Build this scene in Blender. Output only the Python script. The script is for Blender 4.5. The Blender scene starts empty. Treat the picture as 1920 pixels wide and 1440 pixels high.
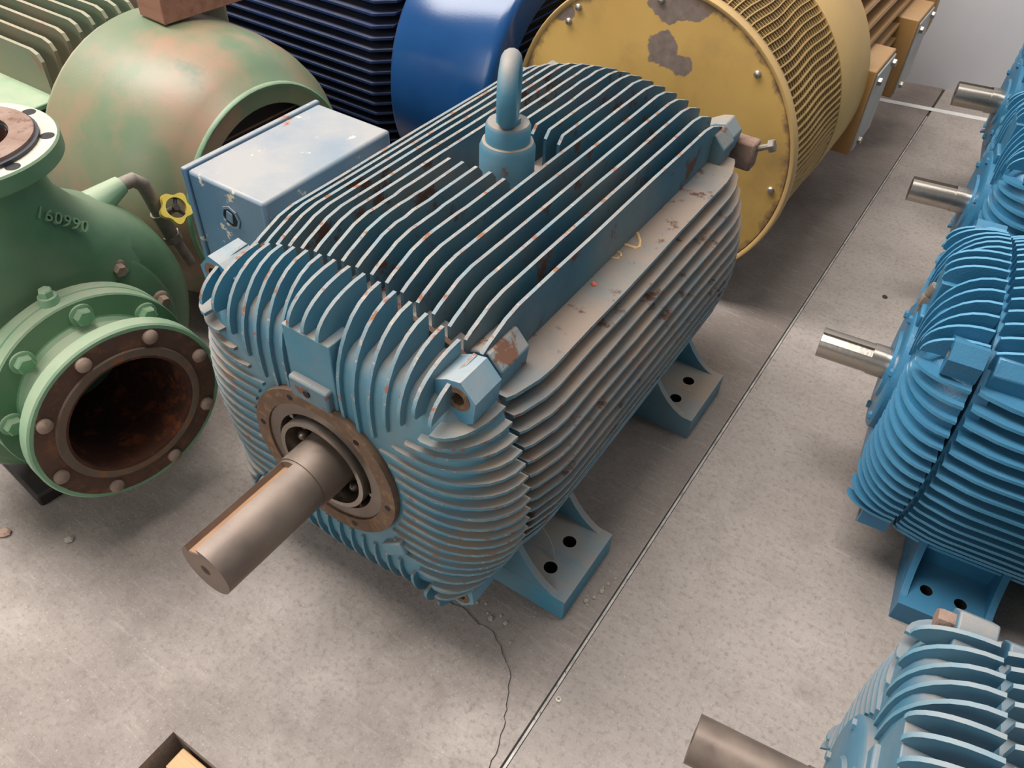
import bpy, math, random
from mathutils import Matrix, Vector
random.seed(7)
sin, cos, pi, sqrt, rad = math.sin, math.cos, math.pi, math.sqrt, math.radians
scene = bpy.context.scene
COL = scene.collection

# ------------------------------------------------------------------ camera
cam_data = bpy.data.cameras.new('camera')
cam = bpy.data.objects.new('camera', cam_data); COL.objects.link(cam)
cam_data.sensor_width = 36.0; cam_data.lens = 36.0 * 1516.06 / 1920.0
cam_data.clip_start = 0.02; cam_data.clip_end = 60
cam.matrix_world = (Matrix.Translation((0.6389, -0.5188, 1.2981)) @ Matrix.Rotation(rad(31.3388), 4, 'Z')
                    @ Matrix.Rotation(rad(45.7431), 4, 'X') @ Matrix.Rotation(rad(3.0551), 4, 'Z'))
scene.camera = cam

# ------------------------------------------------------------------ world, daylight, exposure
world = bpy.data.worlds.new('world'); scene.world = world; world.use_nodes = True
bg = world.node_tree.nodes['Background']
bg.inputs[0].default_value = (0.95, 0.98, 1.0, 1); bg.inputs[1].default_value = 0.19

def skylight(name, loc, target, sx, sy, watt, col=(1.0, 0.965, 0.925)):
    l = bpy.data.lights.new(name, 'AREA'); l.shape = 'RECTANGLE'; l.size = sx; l.size_y = sy
    l.energy = watt; l.color = col
    o = bpy.data.objects.new(name, l); COL.objects.link(o); o.location = loc
    o.rotation_euler = (Vector(target) - Vector(loc)).to_track_quat('-Z', 'Y').to_euler()
    return o
skylight('roof_skylight', (-1.9, 0.1, 4.6), (0, 0.4, 0), 1.6, 5.0, 335)
skylight('roof_skylight', (1.7, 1.6, 4.8), (0.7, 1.2, 0), 1.2, 5.0, 40)
skylight('doorway_daylight', (-0.9, -3.8, 2.4), (-0.2, 0.2, 0.3), 3.0, 2.4, 58)

vs = scene.view_settings
vs.view_transform = 'Standard'; vs.look = 'None'; vs.gamma = 1.0; vs.use_curve_mapping = False
vs.exposure = 0.28

# ------------------------------------------------------------------ helpers: materials
def S(r, g, b):
    f = lambda c: (c / 255 / 12.92) if c / 255 <= 0.04045 else ((c / 255 + 0.055) / 1.055) ** 2.4
    return (f(r), f(g), f(b), 1)

class NT:
    def __init__(s, name):
        s.m = bpy.data.materials.new(name); s.m.use_nodes = True
        s.t = s.m.node_tree; s.b = s.t.nodes['Principled BSDF']
        s.tc = s.t.nodes.new('ShaderNodeTexCoord').outputs['Object']
    def set(s, sock, v):
        if hasattr(v, 'is_linked'): s.t.links.new(v, sock)
        else: sock.default_value = v
    def noise(s, scale, detail=4, rough=.55, vec=None, dist=0):
        n = s.t.nodes.new('ShaderNodeTexNoise'); n.inputs['Scale'].default_value = scale
        n.inputs['Detail'].default_value = detail; n.inputs['Roughness'].default_value = rough
        n.inputs['Distortion'].default_value = dist
        s.t.links.new(vec if vec is not None else s.tc, n.inputs['Vector']); return n.outputs['Fac']
    def rng(s, v, a, b, c=0., d=1., smooth=False):
        n = s.t.nodes.new('ShaderNodeMapRange'); s.set(n.inputs[0], v)
        if smooth: n.interpolation_type = 'SMOOTHSTEP'
        for i, q in zip((1, 2, 3, 4), (a, b, c, d)): n.inputs[i].default_value = q
        return n.outputs[0]
    def math(s, op, a, b=0.):
        n = s.t.nodes.new('ShaderNodeMath'); n.operation = op; s.set(n.inputs[0], a); s.set(n.inputs[1], b); return n.outputs[0]
    def mix(s, f, a, b):
        n = s.t.nodes.new('ShaderNodeMix'); n.data_type = 'RGBA'
        s.set(n.inputs[0], f); s.set(n.inputs[6], a); s.set(n.inputs[7], b); return n.outputs[2]
    def mapping(s, scale=(1, 1, 1), rot=(0, 0, 0), loc=(0, 0, 0)):
        n = s.t.nodes.new('ShaderNodeMapping'); s.t.links.new(s.tc, n.inputs[0])
        n.inputs['Scale'].default_value = scale; n.inputs['Rotation'].default_value = rot; n.inputs['Location'].default_value = loc
        return n.outputs[0]
    def up(s):
        g = s.t.nodes.new('ShaderNodeNewGeometry'); x = s.t.nodes.new('ShaderNodeSeparateXYZ')
        s.t.links.new(g.outputs['Normal'], x.inputs[0]); return x.outputs[2]
    def bump(s, h, strength, dist=.002):
        n = s.t.nodes.new('ShaderNodeBump'); n.inputs['Strength'].default_value = strength; n.inputs['Distance'].default_value = dist
        s.set(n.inputs['Height'], h); s.t.links.new(n.outputs[0], s.b.inputs['Normal'])
    def near(s, p, r0, r1, wob=.02, ws=30):
        v = s.t.nodes.new('ShaderNodeVectorMath'); v.operation = 'DISTANCE'
        s.t.links.new(s.tc, v.inputs[0]); v.inputs[1].default_value = p
        d = s.math('ADD', v.outputs['Value'], s.math('MULTIPLY', s.math('SUBTRACT', s.noise(ws, 5), .5), wob * 2))
        return s.rng(d, r0, r1, 1., 0.)
    def out(s, col, rough=.5, metal=0., spec=None):
        s.set(s.b.inputs['Base Color'], col); s.set(s.b.inputs['Roughness'], rough); s.set(s.b.inputs['Metallic'], metal)
        if spec is not None: s.b.inputs['Specular IOR Level'].default_value = spec
        return s.m

def paint(name, a, b, dust=None, da=0., rust=None, ra=0., rough=.5, sc=5, chip=None, ca=0., bump=.15, base_dust=0.):
    t = NT(name)
    c = t.mix(t.rng(t.noise(sc, 5), .35, .65), a, b)
    if dust is not None:
        f = t.rng(t.up(), .15, .9)
        f = t.math('MULTIPLY', f, t.rng(t.noise(sc * 1.7, 6, .6), .25, .6, .35, 1.))
        f = t.math('MAXIMUM', t.math('MULTIPLY', f, da), t.math('MULTIPLY', t.rng(t.noise(sc * .9, 5), .4, .7), base_dust))
        c = t.mix(f, c, dust)
    r = rough
    if chip is not None: c = t.mix(t.rng(t.noise(sc * 7, 6, .65), .74 - ca, .77 - ca), c, chip)
    if rust is not None:
        f = t.rng(t.noise(sc * 2.6, 8, .68), .80 - ra, .86 - ra)
        c = t.mix(f, c, rust); r = t.rng(f, 0., 1., rough, .9)
    t.bump(t.noise(sc * 40, 4), bump)
    return t.out(c, r)

DUST = S(158, 138, 120)
M = {}
M['teal'] = paint('teal_paint', S(60, 126, 152), S(80, 144, 164), DUST, .95, S(118, 72, 48), .135, .55, 5, S(190, 110, 75), .045, base_dust=.36)
M['teal_edge'] = paint('teal_worn_edge', S(76, 126, 148), S(104, 142, 154), S(154, 136, 120), .66, S(140, 92, 66), .24, .6, 16, S(176, 150, 128), .14)
M['teal_frame'] = paint('teal_frame_paint', S(52, 98, 118), S(72, 116, 128), S(150, 130, 114), .92, S(92, 62, 50), .228, .6, 5, S(176, 100, 72), .02, base_dust=.46)
M['boss'] = paint('chipped_boss_paint', S(84, 124, 140), S(110, 120, 120), S(150, 132, 118), .6, S(120, 84, 64), .26, .6, 12, S(206, 110, 84), .1)
M['lug_shield'] = paint('shield_lug_paint', S(66, 128, 158), S(86, 142, 166), S(176, 166, 154), .75, S(120, 84, 66), .16, .5, 9, S(206, 200, 190), .05, base_dust=.2)
M['lug_worn'] = paint('worn_lug_paint', S(72, 118, 138), S(104, 138, 148), S(178, 156, 138), .95, S(120, 84, 66), .30, .6, 9, S(196, 180, 164), .1, base_dust=.5)
M['box_blue'] = paint('terminal_box_paint', S(70, 112, 144), S(96, 128, 148), S(166, 160, 154), .85, S(150, 92, 66), .15, .45, 3.5, S(206, 196, 176), .115, base_dust=.3)
M['blue'] = paint('fresh_blue_paint', S(44, 104, 138), S(52, 114, 148), S(106, 150, 174), .25, None, 0, .33, 6, bump=.3)
M['blue_edge'] = paint('fresh_blue_edge', S(70, 136, 170), S(80, 146, 180), S(126, 170, 192), .3, None, 0, .33, 6)
M['pale'] = paint('pale_teal_paint', S(60, 116, 142), S(78, 128, 150), S(148, 138, 130), .85, S(140, 110, 90), .1, .5, 7, S(200, 168, 140), .02, base_dust=.25)
M['pale_edge'] = paint('pale_teal_edge', S(88, 138, 160), S(106, 148, 164), S(160, 148, 138), .6, S(150, 120, 100), .14, .5, 12)
M['navy'] = paint('navy_gloss_paint', S(20, 64, 112), S(26, 70, 120), None, 0, S(150, 112, 98), .05, .2, 6, bump=.06)
M['navy_fin'] = paint('navy_fin_paint', S(18, 44, 88), S(26, 52, 96), S(104, 100, 100), .55, None, 0, .45, 6)
M['yellow'] = paint('yellow_paint', S(202, 166, 102), S(188, 154, 100), S(170, 140, 104), .3, S(112, 84, 62), .05, .48, 4, base_dust=.45)
M['mesh'] = paint('ochre_mesh_paint', S(178, 146, 88), S(160, 130, 82), S(176, 152, 112), .4, S(104, 76, 58), .1, .55, 9)
M['orange'] = paint('ochre_paint', S(172, 130, 74), S(160, 122, 76), S(186, 152, 118), .6, S(104, 76, 58), .08, .5, 6)
M['green'] = paint('green_paint', S(72, 112, 82), S(90, 132, 98), S(150, 148, 126), .5, S(120, 90, 72), .07, .45, 5, base_dust=.3)
M['green_light'] = paint('pale_green_paint', S(112, 154, 120), S(130, 170, 134), S(190, 184, 160), .55, S(128, 98, 78), .1, .45, 9)
M['green_hand'] = paint('green_bolt_paint', S(92, 138, 104), S(112, 156, 118), S(160, 150, 130), .5, S(120, 96, 78), .12, .5, 20)
M['grime_bolt'] = paint('grimy_bolt', S(124, 104, 92), S(150, 128, 112), None, 0, S(96, 64, 48), .2, .6, 30)
M['green_fin'] = paint('green_fin_paint', S(90, 126, 100), S(134, 126, 102), S(176, 158, 136), .6, S(142, 112, 94), .2, .55, 4)
M['dusty_plate'] = paint('dusty_pale_plate', S(176, 176, 150), S(190, 180, 158), S(206, 196, 178), .6, S(140, 116, 98), .12, .6, 12)
M['white_metal'] = paint('pale_primer', S(186, 184, 180), S(172, 170, 166), None, 0, S(120, 104, 92), .08, .5, 12)
M['grime'] = paint('oily_grime', S(40, 34, 32), S(52, 44, 40), None, 0, S(70, 52, 42), .12, .7, 8)
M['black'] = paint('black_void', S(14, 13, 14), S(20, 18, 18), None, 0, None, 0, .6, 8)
M['gasket'] = paint('dark_gasket', S(48, 50, 58), S(60, 60, 66), None, 0, None, 0, .6, 12)
M['valve_yellow'] = paint('valve_yellow_paint', S(214, 190, 84), S(200, 172, 70), None, 0, S(96, 80, 50), .1, .45, 40)
M['pipe'] = paint('weathered_pipe', S(128, 116, 104), S(104, 94, 84), S(170, 158, 144), .5, S(84, 66, 54), .16, .5, 40)
M['chalk'] = paint('crayon_yellow', S(226, 186, 132), S(214, 174, 122), None, 0, None, 0, .8, 60)
M['red_mark'] = paint('crayon_red', S(230, 120, 96), S(220, 110, 92), None, 0, None, 0, .8, 60)
M['blue_mark'] = paint('crayon_blue', S(92, 110, 176), S(100, 116, 180), None, 0, None, 0, .8, 60)
M['stone'] = paint('crumb_grey', S(170, 160, 148), S(146, 136, 126), None, 0, None, 0, .9, 60)
M['brick'] = paint('crumb_brick', S(180, 150, 134), S(166, 136, 120), None, 0, None, 0, .9, 60)
M['strip'] = paint('dull_strip', S(196, 190, 182), S(150, 142, 134), None, 0, S(80, 72, 66), .2, .4, 30)
M['gap'] = paint('joint_dirt', S(62, 54, 50), S(78, 68, 62), None, 0, None, 0, .95, 40)

def metal(name, a, b, rough, sc, rust=None, ra=0., m=.85, stretch=(1, 1, 1)):
    t = NT(name); v = t.mapping(stretch)
    c = t.mix(t.rng(t.noise(sc, 6, vec=v), .35, .65), a, b); mm = m; r = t.rng(t.noise(sc * 2, 4, vec=v), .3, .7, rough * .8, rough * 1.25)
    if rust is not None:
        f = t.rng(t.noise(sc * .8, 7, .65, vec=v), .68 - ra, .8 - ra)
        c = t.mix(f, c, rust); mm = t.rng(f, 0, 1, m, .1); r = t.math('MAXIMUM', r, t.math('MULTIPLY', f, .75))
    t.bump(t.noise(sc * 12, 3), .08)
    return t.out(c, r, mm)
M['shaft'] = metal('browned_shaft_steel', S(110, 96, 88), S(140, 124, 112), .47, 9, S(122, 94, 76), .12, .5)
M['keyway'] = metal('keyway_rust', S(172, 134, 104), S(150, 112, 86), .5, 20, m=.2)
M['bright'] = metal('bright_steel', S(196, 188, 178), S(168, 160, 150), .27, 9, S(136, 124, 112), .05, .95, (1, .3, 1))
M['race'] = metal('bearing_steel', S(140, 128, 118), S(120, 108, 98), .38, 9, S(104, 84, 70), .05, .75)
M['race_bright'] = metal('bearing_inner_steel', S(176, 166, 156), S(150, 140, 130), .3, 9, m=.85)
M['screw'] = metal('zinc_screw', S(200, 194, 184), S(150, 140, 128), .35, 60, m=.8)

def rusty(name, a, b, c_, sc=9, bare=None):
    t = NT(name); c = t.mix(t.rng(t.noise(sc, 7, .65), .35, .65), a, b)
    c = t.mix(t.rng(t.noise(sc * 3.1, 6, .7), .52, .68), c, c_)
    if bare is not None: c = t.mix(t.rng(t.noise(sc * .5, 4), .5, .6), c, bare)
    t.bump(t.noise(sc * 9, 6, .7), .5, .003)
    return t.out(c, .85)
M['rust_ring'] = rusty('rusty_machined_ring', S(118, 94, 76), S(98, 76, 60), S(150, 116, 78), 16)
M['rust_face'] = rusty('rusty_flange_face', S(96, 70, 56), S(78, 56, 46), S(124, 82, 56), 9)
M['rust_seal'] = rusty('rusty_sealing_face', S(112, 96, 82), S(96, 80, 68), S(150, 96, 52), 7)
M['rust_bore'] = rusty('rusty_pipe_bore', S(84, 44, 26), S(48, 28, 20), S(140, 72, 32), 8)
M['rust_lug'] = rusty('rusty_clamp', S(150, 126, 112), S(128, 100, 86), S(104, 70, 54), 18)

def dome_mat():
    t = NT('blotched_green_dome')
    c = t.mix(t.rng(t.noise(3.2, 4), .4, .6), S(98, 118, 90), S(122, 126, 98))
    c = t.mix(t.rng(t.noise(4.4, 6, .6, t.mapping(loc=(3, 1, 0))), .45, .62), c, S(150, 122, 98))
    c = t.mix(t.rng(t.noise(9, 6, .6), .62, .74), c, S(100, 112, 92))
    c = t.mix(t.rng(t.noise(30, 5), .72, .76), c, S(120, 96, 80))
    t.bump(t.noise(160, 4), .1)
    return t.out(c, .42)
M['dome'] = dome_mat()

def disc_mat():
    t = NT('scuffed_yellow_disc')
    c = t.mix(t.rng(t.noise(3, 4), .35, .65), S(214, 174, 100), S(200, 158, 88))
    c = t.mix(t.math('MULTIPLY', t.rng(t.noise(5, 6, .62), .5, .75), .5), c, S(142, 112, 78))
    bare = t.mix(t.noise(60, 5), S(96, 82, 80), S(160, 140, 126))
    for p, r, w in (((-.05, 0, .597), .036, .05), ((.0, 0, .572), .022, .04), ((-.045, 0, .71), .055, .05), ((.01, 0, .72), .05, .05), ((-.3, 0, .62), .02, .05)):
        c = t.mix(t.near((p[0] + .058, p[1], p[2] - .37), r, r + .003, w * .6, 22), c, bare)
    v = t.t.nodes.new('ShaderNodeVectorMath'); v.operation = 'LENGTH'; t.t.links.new(t.tc, v.inputs[0])
    rim = t.math('ADD', v.outputs['Value'], t.math('MULTIPLY', t.noise(26, 6, .65), .07))
    c = t.mix(t.rng(rim, .374, .39), c, S(120, 94, 72))
    t.bump(t.noise(120, 4), .08)
    return t.out(c, .42)
M['disc'] = disc_mat()

def concrete(name, a, b, stain, sc=2.2, speck=.5, darken=0.):
    t = NT(name)
    c = t.mix(t.rng(t.noise(sc, 6, .6), .35, .65), a, b)
    c = t.mix(t.math('MULTIPLY', t.rng(t.noise(sc * .9, 7, .62, t.mapping(loc=(5, 3, 0))), .46, .66), .6), c, stain)
    c = t.mix(t.math('MULTIPLY', t.rng(t.noise(11, 6, .7), .5, .7), .35), c, stain)
    if darken:  # darker tone right of the teal motor and on the pump side
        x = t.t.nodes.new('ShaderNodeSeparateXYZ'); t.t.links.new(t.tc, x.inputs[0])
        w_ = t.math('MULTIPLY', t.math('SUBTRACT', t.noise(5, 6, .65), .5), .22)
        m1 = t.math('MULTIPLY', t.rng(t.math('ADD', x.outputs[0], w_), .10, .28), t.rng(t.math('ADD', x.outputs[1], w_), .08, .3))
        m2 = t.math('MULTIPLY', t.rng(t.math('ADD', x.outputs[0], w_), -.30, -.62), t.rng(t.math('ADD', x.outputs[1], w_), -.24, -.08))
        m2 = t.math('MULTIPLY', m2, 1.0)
        c = t.mix(t.math('MULTIPLY', t.math('MAXIMUM', m1, m2), darken), c, S(104, 92, 84))
    f1 = t.noise(95, 5, .7); f2 = t.noise(260, 3, .6)
    c = t.mix(t.math('MULTIPLY', t.rng(f1, .5, .72), speck), c, S(112, 100, 92))
    c = t.mix(t.math('MULTIPLY', t.rng(f2, .6, .75), speck * .8), c, S(216, 206, 194))
    c = t.mix(t.rng(t.noise(38, 7, .75), .71, .76), c, S(92, 82, 76))
    st = t.noise(14, 5, .6, t.mapping((1, 7, 1), (0, 0, rad(38))))
    c = t.mix(t.math('MULTIPLY', t.rng(st, .55, .7), .16), c, S(206, 196, 184))
    h = t.math('ADD', f1, t.math('MULTIPLY', f2, .5)); t.bump(h, .45, .0025)
    return t.out(c, .82)
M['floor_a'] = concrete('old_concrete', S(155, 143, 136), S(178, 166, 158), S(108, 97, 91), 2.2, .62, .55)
M['floor_b'] = concrete('aisle_concrete', S(160, 149, 142), S(176, 165, 157), S(126, 115, 108), 1.7, .62)
M['floor_c'] = concrete('screeded_concrete', S(164, 154, 144), S(184, 174, 163), S(126, 117, 110), 3.0, .35)
def wall_mat():
    t = NT('painted_wall'); c = t.mix(t.rng(t.noise(1.5, 5), .35, .65), S(196, 196, 200), S(208, 207, 209))
    t.bump(t.noise(60, 5), .12); return t.out(c, .7)
M['wall'] = wall_mat()
M['stripe'] = paint('white_floor_paint', S(232, 230, 226), S(220, 216, 210), None, 0, S(150, 138, 128), .08, .6, 20)
def wood_mat(name, a, b, d):
    t = NT(name); v = t.mapping((1.5, 26, 26)); c = t.mix(t.rng(t.noise(2.2, 6, .6, v), .35, .65), a, b)
    c = t.mix(t.rng(t.noise(5, 5, .6, v), .6, .75), c, d); t.bump(t.noise(7, 5, .6, v), .15); return t.out(c, .6)
M['wood_red'] = wood_mat('reddish_timber', S(142, 98, 80), S(164, 118, 98), S(108, 72, 60))
M['wood_pale'] = wood_mat('pale_timber', S(206, 170, 120), S(188, 148, 104), S(150, 112, 80))

# ------------------------------------------------------------------ helpers: meshes
class MB:
    def __init__(s): s.v, s.f, s.m = [], [], []
    def add(s, vs): i = len(s.v); s.v += [tuple(p) for p in vs]; return i
    def face(s, ix, m=0): s.f.append(tuple(ix)); s.m.append(m)
    def box(s, x0, x1, y0, y1, z0, z1, m=0):
        i = s.add([(x, y, z) for z in (z0, z1) for x, y in ((x0, y0), (x1, y0), (x1, y1), (x0, y1))])
        for q in ((0, 3, 2, 1), (4, 5, 6, 7), (0, 1, 5, 4), (1, 2, 6, 5), (2, 3, 7, 6), (3, 0, 4, 7)): s.face([i + k for k in q], m)
        return s
    def loft(s, rings, cap0=True, cap1=True, m=0, closed=True, mf=None):
        n = len(rings[0]); b = [s.add(r) for r in rings]
        for j in range(len(rings) - 1):
            for k in range(n if closed else n - 1):
                s.face((b[j] + k, b[j] + (k + 1) % n, b[j + 1] + (k + 1) % n, b[j + 1] + k), mf(j, k) if mf else m)
        if cap0: s.face([b[0] + k for k in reversed(range(n))], m)
        if cap1: s.face([b[-1] + k for k in range(n)], m)
        return s
    def lathe(s, prof, ax='y', c=(0, 0, 0), n=48, caps=(False, False), m=0, mf=None, a0=0, a1=2 * pi):
        full = abs(a1 - a0 - 2 * pi) < 1e-6; rings = []
        for a, r in prof:
            ring = []
            for k in range(n if full else n + 1):
                t = a0 + (a1 - a0) * k / n; u, w = r * cos(t), r * sin(t)
                p = {'y': (u, a, w), 'x': (a, u, w), 'z': (u, w, a)}[ax]
                ring.append((p[0] + c[0], p[1] + c[1], p[2] + c[2]))
            rings.append(ring)
        return s.loft(rings, caps[0], caps[1], m, full, (lambda j, k: mf(j)) if mf else None)
    def ring(s, r0, r1, a0, a1, ax='y', c=(0, 0, 0), n=48, m=0):
        return s.lathe([(a0, r0), (a0, r1), (a1, r1), (a1, r0), (a0, r0)], ax, c, n, m=m)
    def tube(s, path, r, n=10, m=0, caps=True):
        P = [Vector(p) for p in path]; rings = []; ref = Vector((0.3, 0.2, 1)).normalized()
        for i, p in enumerate(P):
            d = (P[min(i + 1, len(P) - 1)] - P[max(i - 1, 0)]).normalized()
            u = d.cross(ref)
            if u.length < .05: u = d.cross(Vector((1, 0, 0)))
            u.normalize(); w = d.cross(u); rr = r[i] if isinstance(r, (list, tuple)) else r
            rings.append([tuple(p + rr * (u * cos(2 * pi * k / n) + w * sin(2 * pi * k / n))) for k in range(n)])
        return s.loft(rings, caps, caps, m)
    def prism(s, pts, mp, w0, w1, m=0, edge=None):
        """pts: 2D outline, mp(u,v,w)->3D; edge: set of segment indices with material 1"""
        n = len(pts); a = s.add([mp(u, v, w0) for u, v in pts]); b = s.add([mp(u, v, w1) for u, v in pts])
        s.face([a + k for k in range(n)], m); s.face([b + k for k in reversed(range(n))], m)
        for k in range(n): s.face((a + k, b + k, b + (k + 1) % n, a + (k + 1) % n), 1 if edge and k in edge else m)
        return s
    def holed(s, pts, hc, hr, mp, w0, w1, depth, n=20, m=0, mh=0):
        """prism with a round blind hole in the face at w0"""
        L = len(pts); ang = [2 * pi * k / n for k in range(n)] + [math.atan2(v - hc[1], u - hc[0]) % (2 * pi) for u, v in pts]
        ang = sorted(set(round(a, 5) for a in ang)); outer = []
        for a in ang:
            dx, dy = cos(a), sin(a); best = None
            for k in range(L):
                (x1, y1), (x2, y2) = pts[k], pts[(k + 1) % L]; ex, ey = x2 - x1, y2 - y1
                den = dx * ey - dy * ex
                if abs(den) < 1e-12: continue
                t = ((x1 - hc[0]) * ey - (y1 - hc[1]) * ex) / den; q = ((x1 - hc[0]) * dy - (y1 - hc[1]) * dx) / den
                if t > 0 and -1e-4 <= q <= 1 + 1e-4 and (best is None or t > best): best = t
            outer.append((hc[0] + best * dx, hc[1] + best * dy))
        N = len(ang); inner = [(hc[0] + hr * cos(a), hc[1] + hr * sin(a)) for a in ang]
        o0 = s.add([mp(u, v, w0) for u, v in outer]); o1 = s.add([mp(u, v, w1) for u, v in outer])
        i0 = s.add([mp(u, v, w0) for u, v in inner]); i1 = s.add([mp(u, v, w0 + depth) for u, v in inner])
        for k in range(N):
            j = (k + 1) % N
            s.face((o0 + k, o0 + j, i0 + j, i0 + k), m); s.face((o0 + j, o0 + k, o1 + k, o1 + j), m); s.face((i0 + k, i0 + j, i1 + j, i1 + k), mh)
        s.face([o1 + k for k in range(N)], m); s.face([i1 + k for k in range(N)], mh)
        return s
    def hexa(s, c, d, r, h, m=0, n=6, dome=0.):
        d = Vector(d).normalized(); u = d.cross(Vector((.13, .3, 1))).normalized(); w = d.cross(u); c = Vector(c); R = []
        for hh, rr in ((0, r), (h * .82, r), (h, r * .84)):
            R.append([tuple(c + d * hh + rr * (u * cos(2 * pi * k / n) + w * sin(2 * pi * k / n))) for k in range(n)])
        if dome: R.append([tuple(c + d * (h + dome) + r * .4 * (u * cos(2 * pi * k / n) + w * sin(2 * pi * k / n))) for k in range(n)])
        return s.loft(R, m=m)
    def mesh(s, name, mats, smooth=35):
        me = bpy.data.meshes.new(name); me.from_pydata(s.v, [], s.f)
        for m in mats: me.materials.append(m)
        me.polygons.foreach_set('material_index', [min(i, len(mats) - 1) for i in s.m])
        import bmesh as _b
        bm = _b.new(); bm.from_mesh(me); _b.ops.recalc_face_normals(bm, faces=bm.faces); bm.to_mesh(me); bm.free()
        if smooth:
            me.polygons.foreach_set('use_smooth', [True] * len(me.polygons)); me.set_sharp_from_angle(angle=rad(smooth))
        return me
    def build(s, name, mats, parent=None, smooth=35, bevel=0., loc=None, rz=0.):
        if not isinstance(mats, (list, tuple)): mats = [mats]
        o = bpy.data.objects.new(name, s.mesh(name, mats, smooth)); COL.objects.link(o); o.parent = parent
        if loc: o.location = loc
        o.rotation_euler.z = rz
        if bevel:
            b = o.modifiers.new('bevel', 'BEVEL'); b.width = bevel; b.segments = 2; b.limit_method = 'ANGLE'; b.angle_limit = rad(35)
        return o
def link(name, me, parent=None, loc=None):
    o = bpy.data.objects.new(name, me); COL.objects.link(o); o.parent = parent
    if loc: o.location = loc
    return o
def tag(o, label, cat, group=None):
    o['label'] = label; o['category'] = cat
    if group: o['group'] = group
    return o
def thing(name, label, cat, loc=(0, 0, 0), rz=0., scale=1., group=None):
    o = bpy.data.objects.new(name, None); COL.objects.link(o); o.location = loc; o.rotation_euler.z = rz; o.scale = (scale,) * 3
    o.empty_display_size = .05
    return tag(o, label, cat, group)
def struct(o, label=None):
    o['kind'] = 'structure'
    if label: o['label'] = label
    return o
XZ = lambda u, v, w: (u, w, v)      # outline in x,z extruded along y
YZ = lambda u, v, w: (w, u, v)      # outline in y,z extruded along x
XY = lambda u, v, w: (u, v, w)

# ------------------------------------------------------------------ the setting: floor slabs, joint, wall
PIT = (-0.055, 0.20, -0.80, -0.345)
f = MB()
def slab(x0, x1, y0, y1): i = f.add([(x0, y0, 0), (x1, y0, 0), (x1, y1, 0), (x0, y1, 0)]); f.face((i, i + 1, i + 2, i + 3))
slab(-6, PIT[0], -6, 3.6); slab(PIT[1], .3990, -6, 3.6); slab(PIT[0], PIT[1], -6, PIT[2]); slab(PIT[0], PIT[1], PIT[3], 3.6)
d = -.07
i = f.add([(PIT[0], PIT[2], 0), (PIT[1], PIT[2], 0), (PIT[1], PIT[3], 0), (PIT[0], PIT[3], 0), (PIT[0], PIT[2], d), (PIT[1], PIT[2], d), (PIT[1], PIT[3], d), (PIT[0], PIT[3], d)])
for q in ((0, 1, 5, 4), (1, 2, 6, 5), (2, 3, 7, 6), (3, 0, 4, 7), (4, 5, 6, 7)): f.face([i + k for k in q])
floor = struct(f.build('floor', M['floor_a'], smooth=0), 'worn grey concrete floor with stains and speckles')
g = MB(); g.box(.4085, 6, -6, 3.6, -.05, 0)
MBo = g.build('floor_slab', M['floor_b'], floor, smooth=0)
g = MB(); g.box(.3990, .4085, -6, 3.6, -.05, -.004); g.build('joint_filler', M['gap'], floor, smooth=0)
s_ = MB().box(.4032, .4074, -3, 2.66, -.012, .0015); struct(s_.build('trim_1', M['strip'], smooth=0), 'thin metal strip set in the straight floor joint')
# screeded patch with a ragged edge (the crack line) in front of the near motor
edge = [(.10, .098), (.135, .092), (.163, .083), (.20, .088), (.235, .079), (.262, .081), (.287, .067), (.305, .05), (.327, .036), (.338, .018), (.345, .0), (.356, -.022), (.366, -.04), (.374, -.058), (.383, -.08), (.385, -.11), (.388, -.15), (.390, -.2)]
jag = []
for k in range(len(edge) - 1):
    (x1, y1), (x2, y2) = edge[k], edge[k + 1]
    for t in (0, .33, .66): jag.append((x1 + (x2 - x1) * t + random.uniform(-.0025, .0025), y1 + (y2 - y1) * t + random.uniform(-.0025, .0025)))
p = MB(); n = len(jag)
i = p.add([(x, y, .003) for x, y in jag] + [(x - .02 if x > .2 else x - .01, y - .05, .002) for x, y in jag] + [(.10, -.15, -.004), (.20, -.30, -.004)] + [(x, y, -.02) for x, y in jag])
for k in range(n - 1):
    p.face((i + k, i + k + 1, i + n + k + 1, i + n + k)); p.face((i + k + 1, i + k, i + 2 * n + 2 + k, i + 2 * n + 3 + k))
p.face([i + n + k for k in range(n)] + [i + 2 * n + 1, i + 2 * n])
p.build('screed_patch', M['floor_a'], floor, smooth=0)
ck = MB(); i = ck.add([(x, y, .0007) for x, y in jag] + [(x + .0009, y + .0011, .0007) for x, y in jag])
for k in range(n - 1): ck.face((i + k, i + k + 1, i + n + k + 1, i + n + k))
ck.build('crack', M['gap'], floor, smooth=0)
# painted floor line and rear wall, both turned a little from the motor rows
wy = rad(12)
def rotp(x, y): return (.25 + (x - .25) * cos(wy) - y * sin(wy), (x - .25) * sin(wy) + y * cos(wy))
st = MB(); st.prism([(rotp(-1.2, 0)[0], 2.685 + rotp(-1.2, 0)[1]), (rotp(.9, 0)[0], 2.685 + rotp(.9, 0)[1]), (rotp(.9, 0)[0], 2.715 + rotp(.9, 0)[1]), (rotp(-1.2, 0)[0], 2.715 + rotp(-1.2, 0)[1])], XY, 0, .0015)
struct(st.build('trim_2', M['stripe'], smooth=0), 'white painted line across the concrete floor')
w = MB().box(-6, 5, 0, .2, -.02, 4.5); wo = struct(w.build('wall_back', M['wall'], smooth=0, loc=(.25, 2.92, 0), rz=wy), 'plain pale grey painted wall')
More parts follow.
